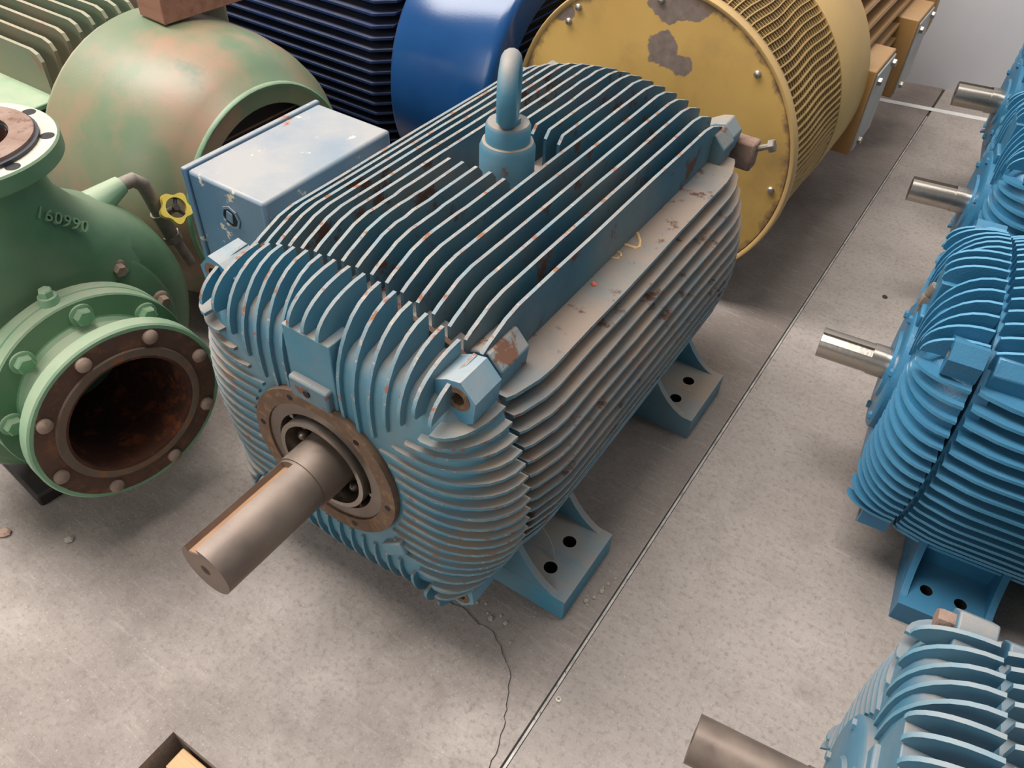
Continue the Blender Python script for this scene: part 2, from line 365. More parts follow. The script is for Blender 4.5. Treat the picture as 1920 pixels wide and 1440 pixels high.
# pit timber
t = tag(MB().box(-.035, .19, -.385, -.35, -.062, -.022).build('timber_batten', M['wood_pale'], bevel=.002), 'pale wooden batten lying in the floor pit along its far edge', 'timber')
t = tag(MB().box(-.035, .0, -.70, -.388, -.066, -.026).build('timber_batten', M['wood_pale'], bevel=.002), 'pale wooden batten lying in the floor pit along its shaded side', 'timber')

# ------------------------------------------------------------------ finned motors
H = .355
def tipT(c): return .301 - 1.15 * c * c      # fin tip height above axis at offset c (top/bottom)
def tipS(c): return .303 - 1.45 * c * c      # fin tip reach from axis at height offset c (sides)
LUG = [(.172, .19), (.172, .236), (.200, .252), (.221, .257), (.244, .232), (.240, .196), (.205, .17)]

def frame_fin(tip, c, y0, y1, t, drop0=True, drop1=True, raise_=.018, core=.235):
    zi = sqrt(max(core * core - c * c, .05 ** 2)); zi = min(zi, tip - .03)
    o = []
    if drop0: o += [(y0, tip - .008), (y0 + .012, tip - .002), (y0 + .055, tip + raise_ * .75), (y0 + .085, tip + raise_)]
    else: o += [(y0, tip + raise_ - .012), (y0 + .012, tip + raise_)]
    a, b = y0 + .085, y1 - .09
    for k in range(1, 6):
        if b > a: o.append((a + (b - a) * k / 6, tip + raise_ + random.uniform(-.0012, .0012)))
    if drop1: o += [(y1 - .09, tip + raise_), (y1 - .055, tip + raise_ * .7), (y1 - .012, tip - .004), (y1, tip - .010)]
    else: o += [(y1 - .012, tip + raise_), (y1, tip + raise_ - .014)]
    pts = [(y0, zi)] + o + [(y1, zi)]
    return pts, set(range(1, len(o)))

def yface(z): return .012
def shield_fin(tip, c, zend, t, yj=.103, yf=.005):
    o = []; b = min(.125, max(.05, tip - zend - .01))
    for k in range(9):
        a = pi / 2 * k / 8
        o.append((yj - (yj - yf) * sin(a) ** .92, tip - b * (1 - cos(a))))
    za = o[-1][1]
    if za > zend + .02: o.append((yface((za + zend) / 2) - .0065 if zend < .17 else yf, (za + zend) / 2))
    if za > zend + .008: o.append((yface(zend) - .005, zend + .004))
    o.append((yface(zend) + .012, zend))
    core = [(.07, zend), (.075, max(zend, sqrt(max(.19 ** 2 - c * c, 0)))), (yj, sqrt(max(.235 ** 2 - c * c, .03 ** 2)))]
    if core[1][1] >= tip - .02: core[1] = (.08, tip - .03)
    if core[2][1] >= tip - .02: core[2] = (yj, tip - .02)
    return o + core, set(range(0, len(o) - 1))

def sq(a, ex, k, y, n=72, kz=None):
    t = 2 * pi * k / n; c, s_ = cos(t), sin(t); r = a / (abs(c) ** ex + abs(s_) ** ex) ** (1 / ex)
    return (r * c, y, H + r * s_ * (kz if kz else 1))
def make_motor(name, label, cat, loc, rz, scale, mp, me_, mf, mfe, shaft_mat, opt, group=None):
    """mp/me_ = end shield paint and edge, mf/mfe = frame paint and edge"""
    T = thing(name, label, cat, loc, rz, scale, group)
    sp = opt.get('sp', .0255); t = opt.get('t', .0056); Yr = opt.get('yr', .905)
    # frame core
    b = MB(); b.loft([[sq(a_, ex, k, y) for k in range(72)] for y, a_, ex in ((.112, .1, 2), (.112, .260, 3.2), (.138, .260, 3.2), (.155, .253, 2), (Yr - .05, .253, 2), (Yr - .03, .26, 3.2), (Yr, .26, 3.2), (Yr, .1, 2))], False, False)
    fr = b.build('frame', mf, T, smooth=40)
    n = int(.205 / sp)
    cs = [k * sp for k in range(-n, n + 1)]
    for c in cs:                                            # top fins
        spans = [(.116, Yr - .002, True, True)]
        if opt.get('eyebolt') and abs(c) < .055: spans = [(.116, .405, True, False), (.552, Yr - .002, False, True)]
        for (a, e, d0, d1) in spans:
            pts, ed = frame_fin(tipT(c), c, a, e, t, d0, d1)
            MB().prism([(u, v + H) for u, v in pts], YZ, c - t / 2, c + t / 2, 0, ed).build('fin', [mf, mfe], fr, smooth=30)
    ns = int(.19 / sp); sps = opt.get('sps', .0224); zs = [.186 - k * sps for k in range(int((.186 + .208) / sps) + 1)]
    spf = opt.get('spf', .0256); zf = [.186 - k * spf for k in range(int((.186 + .235) / spf) + 1)]
    for sgn in (1, -1):                                     # side fins
        for c in zf:
            a = .116
            if opt.get('box') and sgn < 0 and c > .085: a = .49
            tt = t * (1.25 if c == zf[0] else 1.)
            pts, ed = frame_fin(tipS(c), c, a, Yr - .002, t, a < .2, True, .012, .225)
            MB().prism(pts, lambda u, v, w_: (sgn * v, u, w_), H + c - tt / 2, H + c + tt / 2, 0, ed).build('fin', [mf, mfe], fr, smooth=30)
    for c in cs[::1] if opt.get('bottom') else []:
        pts, ed = frame_fin(tipT(c), c, .116, Yr - .002, t)
        MB().prism([(u, H - v) for u, v in pts], YZ, c - t / 2, c + t / 2, 0, ed).build('fin', [mf, mfe], fr, smooth=30)
    if opt.get('rust_holes'):
        MB().loft([[sq(a_, 3.5, k, y) for k in range(72)] for y, a_ in ((.1035, .2), (.1035, .263), (.1115, .263), (.1115, .2))], False, False).build('joint_ring', M['rust_face'], fr)
    # front end shield
    b = MB(); rings = []
    for y, a_, ex in ((.103, .10, 2), (.103, .270, 3.8), (.090, .2695, 3.8), (.074, .266, 3.8), (.056, .259, 3.8), (.040, .248, 3.7), (.028, .235, 3.6), (.020, .220, 3.4), (.0145, .202, 3.2), (.012, .18, 2.8), (.012, .135, 2), (.03, .11, 2), (.05, .05, 2)):
        rings.append([sq(a_, ex, k, y, kz=1 - .075 * min(1, max(0, (y - .02) / .04)) if a_ > .18 else None) for k in range(72)])
    b.loft(rings, False, False)
    es = b.build('end_shield', mp, T, smooth=40)
    for c in cs:
        ze = max(1.11 * abs(c), sqrt(max(.132 ** 2 - c * c, 0)))
        if abs(c) < .04: ze = .247
        for sg in ((1, -1) if opt.get('bottom') else (1,)):
            z2 = ze if sg > 0 else max(1.11 * abs(c), .15)
            z2 = min(z2, tipT(c) - .045)
            pts, ed = shield_fin(tipT(c) + .002, c, z2, t)
            MB().prism([(u, H + sg * v) for u, v in pts], YZ, c - t / 2, c + t / 2, 0, ed).build('fin', [mp, me_], es, smooth=30)
    for sgn in (1, -1):
        for c in zs:
            ze = max(1.05 * abs(c) + .006, sqrt(max(.142 ** 2 - c * c, 0)))
            ze = min(ze, tipS(c) - .045)
            pts, ed = shield_fin(tipS(c), c, ze, t)
            MB().prism(pts, lambda u, v, w_: (sgn * v, u, w_), H + c - t / 2, H + c + t / 2, 0, ed).build('fin', [mp, me_], es, smooth=30)
    MB().box(-.042, .042, .008, .05, H + .13, H + .249).build('pad', mp, es, bevel=.002)
    for sx in (1, -1):                                      # corner lugs with bolt holes, front shield and frame, and rear shield
        for sz in (1, -1):
            pts = [(sx * u, H + sz * v) for u, v in LUG]
            hc = (sx * .2165, H + sz * .2275)
            if opt.get('lug_bolt'):
                lg = MB().prism(pts, XZ, .052, .104).build('lug', [mp], es, bevel=.003)
                MB().hexa((hc[0], .054, hc[1]), (0, -1, 0), .017, .024).build('bolt', M['rust_lug'], es, smooth=30)
            else:
                lg = MB().holed(pts, hc, .0105, XZ, .047, .104, .04, m=0, mh=1).build('lug', [opt.get('lug_mat', mp), M['rust_ring']], es, bevel=.0)
                if opt.get('rust_holes'): MB().ring(.0105, .019, .0462, .05, 'y', (hc[0], 0, hc[1]), 20).build('spot_face', M['rust_ring'], es)
            pts2 = [(u * .955, H + (v - H) * .955) for u, v in pts]
            MB().prism(pts2, XZ, .122, .19).build('lug', M['lug_worn'] if opt.get('rusty_frame_lug') else mf, fr, bevel=.003)
            MB().prism(pts2, XZ, Yr - .045, Yr + .005).build('lug', mf, fr, bevel=.003)
    # rear end shield
    b = MB(); b.lathe([(Yr + .012, .1), (Yr + .012, .268), (Yr + .022, .266), (Yr + .05, .25), (Yr + .072, .19), (Yr + .075, .13), (Yr + .09, .12), (Yr + .09, .03), (Yr + .1, .02)], 'y', (0, 0, H), 48, (False, True))
    rs = b.build('end_shield', mp, T, smooth=40)
    for sx in (1, -1):
        for sz in (1, -1):
            MB().prism([(sx * u * .93, H + sz * v * .95) for u, v in LUG], XZ, Yr + .012, Yr + .06).build('lug', M['rust_lug'] if opt.get('rear_bolt') and sx > 0 and sz > 0 else mp, rs, bevel=.003)
    # feet
    for sx in (1, -1):
        for ya, h0, h1 in ((.171, .219, .286), (Yr - .206, Yr - .1615, Yr - .0945)):
            yb = ya + .175; b = MB(); ym = (h0 + h1) / 2
            mpx = lambda u, v, w_: (sx * u, v, -w_)
            for y_0, y_1, hh in ((ya, ym, h0), (ym, yb, h1)):
                b.holed([(.19, y_0), (.349, y_0), (.349, y_1), (.19, y_1)], (.291, hh), .0125, mpx, -.055, 0, .045, 20, 0, 1)
            for y_0, y_1 in ((ya + .0008, ya + .0145), (yb - .0145, yb - .0008)):
                arc = [(.3482 - (.3482 - .225) * k / 8, .052 + .125 * (k / 8) ** 2.2) for k in range(9)]
                b.prism([(u, v) for u, v in [(.10, .003), (.3482, .003)] + arc + [(.10, .177)]], lambda u, v, w_: (sx * u, w_, v), y_0, y_1)
            b.prism([(.10, .01), (.215, .01), (.215, .075), (.19, .18), (.10, .18)], lambda u, v, w_: (sx * u, w_, v), ya + .002, yb - .002)
            b.build('foot', [mf if not opt.get('foot_mat') else opt['foot_mat'], M['black']], T, smooth=30, bevel=.0025)
    # shaft with keyway
    sr, sl = opt['shaft']; ka = opt.get('key', rad(116)); kw = sr * .32; pts = []
    for k in range(40):
        a = 2 * pi * k / 40; da = (a - ka + pi) % (2 * pi) - pi
        if abs(da) > math.asin(kw / sr) + .02: pts.append((a, (sr * cos(a), sr * sin(a))))
    def rel(a): return (a - ka) % (2 * pi)
    pts.sort(key=lambda q: rel(q[0])); loop = [q[1] for q in pts]
    ca, sa = cos(ka), sin(ka); top, bot = sqrt(sr * sr - kw * kw), sr * .72
    P2 = lambda rr, tt: (rr * ca - tt * sa, rr * sa + tt * ca)
    loop = [P2(top, kw)] + loop + [P2(top, -kw), P2(bot, -kw), P2(bot, kw)]
    b = MB(); nl = len(loop)
    ksl = sl * .78; y0, y1 = -sl, -sl + ksl
    b.prism([(u, v + H) for u, v in loop], XZ, y0, y1)
    b.lathe([(y0 - .0003, .0085), (y0 - .0003, .0045), (y0 - .0003, .0003)], 'y', (0, 0, H), 16, mf=lambda j: (2, 3)[j])
    b.lathe([(y1, .001), (y1, sr), (-.045, sr), (-.0455, sr * 1.06), (.06, sr * 1.07)], 'y', (0, 0, H), 40)
    sh = b.build('shaft', [shaft_mat, M['keyway'], M['rust_face'], M['black']], T, smooth=30)
    kx = MB()
    q = [P2(bot + .0008, kw * .98), P2(bot + .0008, -kw * .98), P2(bot - .002, -kw * .98), P2(bot - .002, kw * .98)]
    kx.prism([(u, v + H) for u, v in q], XZ, y0 + .001, y1); kx.build('keyway_floor', opt.get('key_mat', M['keyway']), sh, smooth=0)
    # hub
    if opt.get('open_bearing'):
        MB().ring(.111, .1368, 0, .05, 'y', (0, 0, H), 64).build('hub_ring', M['rust_ring'], T)
        for k in range(6):
            a = rad(112 + 60 * k + (0 if k else 0)); MB().lathe([(-.0006, .0052), (.002, .0052)], 'y', (.123 * cos(a), 0, H + .123 * sin(a)), 12, (True, True)).build('bolt_hole', M['black'], T)
        br = MB().ring(.090, .1102, .003, .05, 'y', (0, 0, H), 64).build('bearing', M['race'], T)
        MB().ring(.073, .081, -.005, .045, 'y', (0, 0, H), 64).build('inner_race', M['race_bright'], br)
        MB().lathe([(.03, .045), (.03, .11)], 'y', (0, 0, H), 48).build('bearing_seal', M['black'], br)
        for k in range(11):
            a = 2 * pi * k / 11 + .2
            MB().lathe([(-.009, .0005), (-.0075, .005), (-.003, .0085), (.002, .0092), (.008, .006), (.0095, .0005)], 'y', (.062 * cos(a), .022, H + .062 * sin(a)), 12).build('ball', M['race'], br)
            MB().box(.0855 * cos(a) - .004, .0855 * cos(a) + .004, .012, .03, H + .0855 * sin(a) - .004, H + .0855 * sin(a) + .004).build('cage_tab', M['race_bright'], br)
        MB().box(-.036, .036, -.004, .05, H + .130, H + .168).build('boss', [M['boss']], es, bevel=.004)
        MB().lathe([(.0, .006), (.003, .006)], 'y', (-.002, -.0062, H + .15), 12, (True, True)).build('screw_hole', M['black'], es)
        MB().prism([(.098, H - .127), (.136, H - .095), (.15, H - .115), (.112, H - .147)], XZ, -.001, .05).build('boss', mp, es, bevel=.003)
    else:
        MB().lathe([(.05, .139), (-.002, .139), (-.006, .133), (-.006, .075), (-.012, .07), (-.012, sr * 1.07)], 'y', (0, 0, H), 48).build('bearing_cover', mp, T)
        for k in range(6):
            a = rad(30 + 60 * k); MB().hexa((.122 * cos(a), -.004, H + .122 * sin(a)), (0, -1, 0), .009, .008).build('bolt', mp, T)
        MB().box(-.035, .035, .0, .05, H + .128, H + .162).build('boss', [mp], es, bevel=.004)
    if opt.get('eyebolt'):
        b = MB(); b.lathe([(H + .2, .045), (.672, .045), (.682, .041), (.683, .033)], 'z', (0, .478, 0), 40); bo = b.build('eyebolt_boss', mp, T)
        eb = MB().lathe([(.68, .036), (.708, .036), (.713, .033), (.7135, .005)], 'z', (0, .478, 0), 36)
        eb_o = eb.build('eyebolt', mp, T); dx, dy = sin(rad(-27)), cos(rad(-27)); path = []
        for k in range(33):
            a = 2 * pi * k / 32; path.append((dx * .040 * cos(a), .478 + dy * .040 * cos(a), .764 + .044 * sin(a)))
        b = MB(); b.tube(path, .0155, 14, caps=False); b.tube([(0, .478, .708), (0, .478, .722)], .02, 14); b.build('lifting_ring', mp, eb_o, smooth=60)
    return T, fr, es

main, main_frame, main_shield = make_motor('electric_motor', 'large dusty teal finned motor with eyebolt, open rusty bearing and long shaft', 'motor', (0, 0, 0), 0, 1,
    M['teal'], M['teal_edge'], M['teal_frame'], M['teal_edge'], M['shaft'],
    dict(shaft=(.0436, .2264), eyebolt=True, box=True, bottom=True, open_bearing=True, rust_holes=True, rusty_frame_lug=True, foot_mat=M['teal'], lug_mat=M['lug_shield']))
# terminal box on the far side of the near motor
tb = MB().box(-.430, -.258, .188, .494, .44, .612).build('terminal_box', M['box_blue'], main, bevel=.006)
MB().box(-.440, -.4285, .184, .498, .436, .616).build('lid', M['box_blue'], tb, bevel=.003)
MB().box(-.27, -.14, .20, .47, .43, .578).build('pedestal', M['box_blue'], tb, bevel=.004)
MB().lathe([(.1875, .0215), (.185, .0215), (.185, .017), (.1915, .017)], 'y', (-.341, 0, .557), 8).build('knockout', M['box_blue'], tb, smooth=0)
MB().lathe([(.1865, .0005), (.1865, .017)], 'y', (-.341, 0, .557), 20).build('knockout_hole', M['black'], tb)
MB().prism([(-.353, .55), (-.347, .57), (-.334, .566), (-.338, .546)], XZ, .1845, .1875).build('plug', M['box_blue'], tb, bevel=.002)
# rear jacking bolt
rb = MB(); rb.tube([(.24, .975, .53), (.284, .98, .552)], .006, 10); rb.hexa((.282, .98, .551), (1, .1, .45), .0135, .011)
rb.build('bolt', M['pipe'], main, smooth=30)
MB().box(.205, .262, .955, .992, .498, .556).build('clamp', M['rust_lug'], main, bevel=.005)
# crayon marks on the flat ledge
zt = H + .186 + .0038
def mark(pts, mat, r=.0026): MB().tube([(x, y, zt) for x, y in pts], r, 6).build('crayon_mark', mat, main_frame)
mark([(.197, .570), (.210, .562), (.223, .545), (.229, .530), (.227, .524), (.212, .522), (.194, .520)], M['chalk'])
mark([(.204 + .009 * cos(a / 2) + .004, .487 + .010 * sin(a / 2)) for a in range(0, 13)], M['chalk'], .0018)
mark([(.215, .40), (.219, .396), (.222, .399)], M['red_mark'], .0035)
tag(MB().tube([(.236, .262, .10), (.250, .256, .095), (.266, .253, .083), (.280, .245, .07), (.287, .236, .0575)], .0012, 6).build('wire', M['stone']), 'thin pale wire curling down onto the near foot of the dusty teal motor', 'wire')

# right row of motors
B_ = dict(spf=.028, sps=.027, sp=.029, t=.007, key=rad(60), shaft=(.0325, .153), yr=.85, key_mat=M['bright'])
mb, _, mb_es = make_motor('electric_motor', 'freshly painted blue finned motor with bright plain shaft, nearest of the blue row', 'motor', (.654, .801, 0), rad(-90 + 6), .868,
    M['blue'], M['blue_edge'], M['blue'], M['blue_edge'], M['bright'], B_, 'blue motors along the aisle')
gn = MB(); gn.tube([(-.02, -.004, H + .10), (-.02, .004, H + .17)], .007, 8); gn.hexa((-.02, .002, H + .155), (0, .1, 1), .013, .022); gn.tube([(-.02, .006, H + .18), (-.02, .012, H + .20)], .013, 10)
gn.build('grease_nipple', M['pipe'], mb_es, smooth=40)
C_ = dict(B_); C_.update(shaft=(.0335, .158), key=rad(95))
make_motor('electric_motor', 'blue finned motor with keyed steel shaft, second of the blue row', 'motor', (.655, 1.50, 0), rad(-90 + 9), .868,
    M['blue'], M['blue_edge'], M['blue'], M['blue_edge'], M['bright'], C_, 'blue motors along the aisle')
D_ = dict(B_); D_.update(shaft=(.039, .15), key=rad(95))
make_motor('electric_motor', 'blue finned motor with steel shaft standing closest to the grey wall', 'motor', (.62, 2.14, 0), rad(-90 + 10), .868,
    M['blue'], M['blue_edge'], M['blue'], M['blue_edge'], M['bright'], D_, 'blue motors along the aisle')
E_ = dict(sps=.028, sp=.031, t=.007, key=rad(200), shaft=(.0385, .21), yr=.85, lug_bolt=True, key_mat=M['shaft'])
me2, _, me_es = make_motor('electric_motor', 'pale dusty blue finned motor with dull brown shaft in the near right corner', 'motor', (.802, -.012, 0), rad(-90 + 6), .817,
    M['pale'], M['pale_edge'], M['pale'], M['pale_edge'], M['shaft'], E_)
MB().hexa((0, .02, H + .16), (0, 0, 1), .012, .012, dome=.004).build('bolt', M['pipe'], me_es, smooth=30)

# ------------------------------------------------------------------ green pump, axis along local +X, suction face at local x = 0
ZC = .28
pump = thing('water_pump', 'green centrifugal pump with rusty open suction flange beside the teal motor', 'pump', (-.387, -.063, 0), rad(-6.8))
b = MB(); b.lathe([(-.30, .107), (-.001, .107), (.0005, .112), (.0005, .1255), (-.003, .127), (-.003, .160)], 'x', (0, 0, ZC), 64, mf=lambda j: (2, 2, 1, 1, 0)[j])
b.lathe([(-.30, .0005), (-.30, .107)], 'x', (0, 0, ZC), 64, m=2)
sf = b.build('suction_face', [M['rust_face'], M['rust_seal'], M['rust_bore']], pump, smooth=30)
b = MB(); b.lathe([(-.003, .159), (-.003, .166), (-.006, .169), (-.028, .169), (-.031, .166), (-.034, .134), (-.045, .122), (-.06, .118), (-.10, .128), (-.12, .15)], 'x', (0, 0, ZC), 64)
b.build('suction_flange', M['green_light'], pump, smooth=30)
for k in range(8):
    a = 2 * pi * (k + .35) / 8
    MB().lathe([(-.006, .0125), (.003, .0125), (.007, .009), (.009, .003), (.0092, .0003)], 'x', (0, .146 * cos(a), ZC + .146 * sin(a)), 14).build('stud', M['grime_bolt'], sf)
b = MB(); b.lathe([(-.105, .13), (-.108, .172), (-.110, .175), (-.130, .175), (-.131, .173), (-.133, .176), (-.152, .176), (-.154, .165), (-.20, .16)], 'x', (0, 0, ZC), 64)
cf = b.build('cover_flange', [M['green_light']], pump, smooth=30)
MB().ring(.12, .1735, -.109, -.1055, 'x', (0, 0, ZC), 64).build('cover_face', M['green'], cf)
for k in range(8):
    a = 2 * pi * (k + .85) / 8; c = (-.106, .149 * cos(a), ZC + .149 * sin(a))
    bo = MB().lathe([(-.106, .020), (-.102, .020), (-.101, .017)], 'x', (0, c[1], c[2]), 18, (False, True)).build('washer', M['green_light'], cf)
    MB().hexa((-.102, c[1], c[2]), (1, 0, 0), .0155, .014, dome=.001).build('bolt_head', M['green_hand'], bo, smooth=25)
MB().lathe([(ZC + .17, .017), (ZC + .187, .015), (ZC + .188, .0005)], 'z', (-.135, -.01, 0), 14).build('plug_boss', M['green_light'], cf)
MB().hexa((-.135, -.01, ZC + .187), (0, 0, 1), .011, .013).build('drain_plug', M['green_light'], cf, smooth=25)
def arcmark(a0, a1, mat, r=.1757): MB().lathe([(-.1095, r), (-.129, r)], 'x', (0, 0, ZC), 10, a0=a0, a1=a1).build('paint_mark', mat, cf)
arcmark(rad(146), rad(160), M['red_mark']); arcmark(rad(160), rad(163), M['blue_mark']); arcmark(rad(163), rad(168), M['red_mark'])
b = MB(); b.lathe([(-.19, .15), (-.196, .205), (-.20, .212), (-.225, .212), (-.228, .208)], 'x', (0, 0, ZC), 64); vr = b.build('volute_cover', M['green'], pump, smooth=30)
for k in range(10):
    a = 2 * pi * (k + .3) / 10; c = (.19 * cos(a), ZC + .19 * sin(a))
    MB().lathe([(-.196, .017), (-.19, .016), (-.188, .013)], 'x', (0, c[0], c[1]), 14, (False, True)).build('washer', M['grime_bolt'], vr)
    MB().hexa((-.190, c[0], c[1]), (1, 0, 0), .0115, .016).build('bolt_head', M['grime_bolt'], vr, smooth=25)
# volute: spiral casing swept round the axis, opening into the discharge neck
b = MB(); rings = []
for k in range(49):
    a = rad(95) + 2 * pi * k / 48; g_ = k / 48.0; r_in = .12; R = .288 - .055 * g_ ; wd = .085 - .02 * g_
    ring = []
    for j in range(16):
        u = 2 * pi * j / 16; rr = (R + r_in) / 2 + (R - r_in) / 2 * cos(u); xx = -.285 + wd * (abs(sin(u)) ** .8) * (1 if sin(u) > 0 else -1)
        ring.append((xx, rr * cos(-a), ZC + rr * sin(-a) * -1 if False else ZC + rr * sin(a)) if False else (xx, -rr * cos(a), ZC + rr * sin(a)))
    rings.append(ring)
b.loft(rings, True, True); vol = b.build('volute', M['green'], pump, smooth=70)
b = MB(); b.lathe([(-.225, .0005), (-.225, .21), (-.34, .21), (-.36, .16), (-.5, .12), (-.62, .11), (-.62, .0005)], 'x', (0, 0, ZC), 40); b.build('bearing_bracket', M['green'], pump, smooth=40)
b = MB(); rings = []
for z, rx, ry, yo in ((.40, .10, .235, .0), (.46, .105, .205, .0), (.50, .105, .165, .0), (.535, .102, .128, .0), (.57, .098, .104, .0), (.61, .094, .094, 0), (.655, .095, .095, 0)):
    rings.append([(-.27 + rx * cos(2 * pi * k / 40), yo + ry * sin(2 * pi * k / 40), z) for k in range(40)])
b.loft(rings, True, False); b.build('discharge_neck', M['green'], pump, smooth=60)
b = MB(); b.lathe([(.645, .095), (.647, .138), (.650, .141), (.674, .141), (.677, .138), (.677, .07)], 'z', (-.27, 0, 0), 56, mf=lambda j: 1 if j >= 4 else 0)
df = b.build('discharge_flange', [M['green'], M['dusty_plate']], pump, smooth=30)
MB().ring(.070, .1125, .676, .683, 'z', (-.266, 0, 0), 48).build('gasket', M['gasket'], df)
MB().ring(.071, .106, .680, .6875, 'z', (-.268, .002, 0), 48).build('sealing_plate', M['rust_lug'], df)
MB().lathe([(.687, .0705), (.56, .0705), (.56, .0005)], 'z', (-.27, 0, 0), 40).build('discharge_bore', M['rust_bore'], df)
for k in range(8):
    a = 2 * pi * (k + .25) / 8; MB().lathe([(.6774, .0005), (.6774, .011)], 'z', (-.27 + .1245 * cos(a), .1245 * sin(a), 0), 16).build('bolt_hole', M['black'], df)
# cast number on the casing
tx = bpy.data.curves.new('casting_number', 'FONT'); tx.body = '160990'; tx.size = .027; tx.extrude = .004; tx.space_character = 1.12
to = bpy.data.objects.new('casting_number', tx); COL.objects.link(to); bpy.context.view_layer.update()
me = bpy.data.meshes.new_from_object(to.evaluated_get(bpy.context.evaluated_depsgraph_get())); bpy.data.objects.remove(to)
me.materials.clear(); me.materials.append(M['green_hand']); me.name = 'casting_number'
NUM = link('casting_number', me, pump)
nx = Vector((.03, .72, -.66)).normalized(); nn = Vector((.86, .36, .34)); nn = (nn - nx * nn.dot(nx)).normalized(); ny = nn.cross(nx)
NUM.matrix_local = Matrix.Translation(Vector((-.183, .030, .573)) + nn * .006) @ Matrix((nx, ny, nn)).transposed().to_4x4()
# sampling line: elbow, valve with yellow handwheel, hose tail
L = lambda wx, wy_, wz: Matrix.Rotation(rad(6.8), 3, 'Z') @ Vector((wx + .387, wy_ + .063, wz))
MB().tube([L(-.66, .135, .485), L(-.66, .20, .498)], [.03, .017], 12).build('boss', M['green_light'], vol, smooth=60)
vl = MB().tube([L(-.66, .195, .498), L(-.66, .225, .496), L(-.66, .242, .478), L(-.66, .248, .45), L(-.66, .258, .405)], [.013, .014, .014, .013, .0145], 12).build('elbow', M['pipe'], pump, smooth=60)
MB().tube([L(-.66, .256, .41), L(-.66, .268, .35)], [.017, .015], 10).build('valve_body', M['pipe'], vl, smooth=50)
MB().tube([L(-.66, .268, .355), L(-.66, .273, .338)], .018, 6).build('union_nut', M['pipe'], vl, smooth=20)
MB().tube([L(-.66, .273, .34), L(-.66, .293, .27)], .011, 10).build('tail_pipe', M['pipe'], vl, smooth=50)
MB().tube([L(-.66, .262, .40), L(-.625, .272, .425)], .007, 8).build('valve_stem', M['pipe'], vl, smooth=50)
hw = MB(); c0 = L(-.625, .272, .425); nrm = (L(-.625, .272, .425) - L(-.66, .262, .40)).normalized(); nrm = (nrm + Vector((.5, -.3, .4))).normalized()
u_ = nrm.cross(Vector((0, 0, 1))).normalized(); v_ = nrm.cross(u_); rg = []
for hh in (-.006, .006):
    pass
N_ = 40; R0 = []; 
def hwp(r, a, h): return tuple(c0 + u_ * (r * cos(a)) + v_ * (r * sin(a)) + nrm * h)
ang = [2 * pi * k / N_ for k in range(N_)]
ro = [.0285 + .004 * cos(5 * a) for a in ang]
rings = [[hwp(.02, a, -.006) for a in ang], [hwp(r, a, -.006) for r, a in zip(ro, ang)], [hwp(r, a, .006) for r, a in zip(ro, ang)], [hwp(.02, a, .006) for a in ang], [hwp(.02, a, -.006) for a in ang]]
hw.loft(rings, False, False); hwo = hw.build('handwheel', M['valve_yellow'], vl, smooth=40)
hs = MB()
for k in range(3):
    a = 2 * pi * k / 3; hs.tube([hwp(.0, a, 0), hwp(.021, a, 0)], .0035, 6)
hs.hexa(hwp(0, 0, -.004), nrm, .008, .012); hs.build('wheel_hub', M['grime'], hwo, smooth=40)
# pump support
b = MB(); b.box(-.36, -.22, -.13, .13, .028, .05); b.prism([(-.09, .045), (.09, .045), (.06, .14), (-.06, .14)], YZ, -.33, -.25)
b.build('support_foot', M['grime'], pump, bevel=.004)
MB().box(-.62, -.20, -.16, .16, .0, .03).build('skid', M['grime'], pump, bevel=.005)

# ------------------------------------------------------------------ green motor with domed fan cover, axis along X
gm = thing('electric_motor', 'old green motor with blotchy domed fan cover behind the green pump', 'motor', (-.03, .557, 0))
gz = .315
b = MB(); prof = [(-1.0, .310), (-.90, .310), (-.82, .307), (-.76, .298), (-.71, .281), (-.675, .258), (-.652, .236), (-.645, .2325)]
b.lathe(prof, 'x', (0, 0, gz), 72); dm = b.build('fan_cover', M['dome'], gm, smooth=60)
MB().lathe([(-.648, .236), (-.6405, .235), (-.6385, .232), (-.6405, .229), (-.642, .226)], 'x', (0, 0, gz), 64).build('rim_bead', M['green_hand'], dm, smooth=60)
MB().lathe([(-.642, .228), (-.642, .192), (-.65, .190), (-.66, .190)], 'x', (0, 0, gz), 64).build('inlet_plate', M['dome'], dm, smooth=30)
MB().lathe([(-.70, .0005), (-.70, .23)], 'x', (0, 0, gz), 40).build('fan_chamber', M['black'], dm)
for k in range(13):
    zz = -.156 + k * .026; hw_ = sqrt(.19 ** 2 - zz * zz)
    MB().box(-.652, -.648, -hw_, hw_, gz + zz - .0012, gz + zz + .0012).build('grille_bar', M['rust_face'], dm, smooth=0)
b = MB(); b.lathe([(-2.0, .0005), (-2.0, .235), (-1.02, .235), (-1.02, .30), (-.985, .30)], 'x', (0, 0, gz), 48); gb = b.build('frame', M['green_fin'], gm, smooth=40)
for k in range(-6, 7):
    c = k * .034; tip = .312 - 1.0 * c * c; zi = sqrt(.225 ** 2 - c * c) if abs(c) < .22 else .05
    pts = [(-2.0, zi), (-2.0, tip - .01), (-1.98, tip), (-1.075, tip), (-1.055, tip - .006), (-1.045, tip - .02), (-1.045, zi)]
    MB().prism([(u, v + gz) for u, v in pts], lambda u, v, w_: (u, w_, v), c - .004, c + .004, 0).build('fin', M['green_fin'], gb, smooth=30)
for sg in (-1, 1):
    for k in range(9):
        zc_ = .15 - k * .034; tip = .31 - .9 * zc_ * zc_
        MB().box(-2.0, -1.045, min(sg * .2, sg * tip), max(sg * .2, sg * tip), gz + zc_ - .004, gz + zc_ + .004).build('fin', M['green_fin'], gb, smooth=0)
MB().box(-2.0, -1.03, -.30, -.19, gz + .165, gz + .178).build('ledge', M['green_light'], gb, bevel=.003)
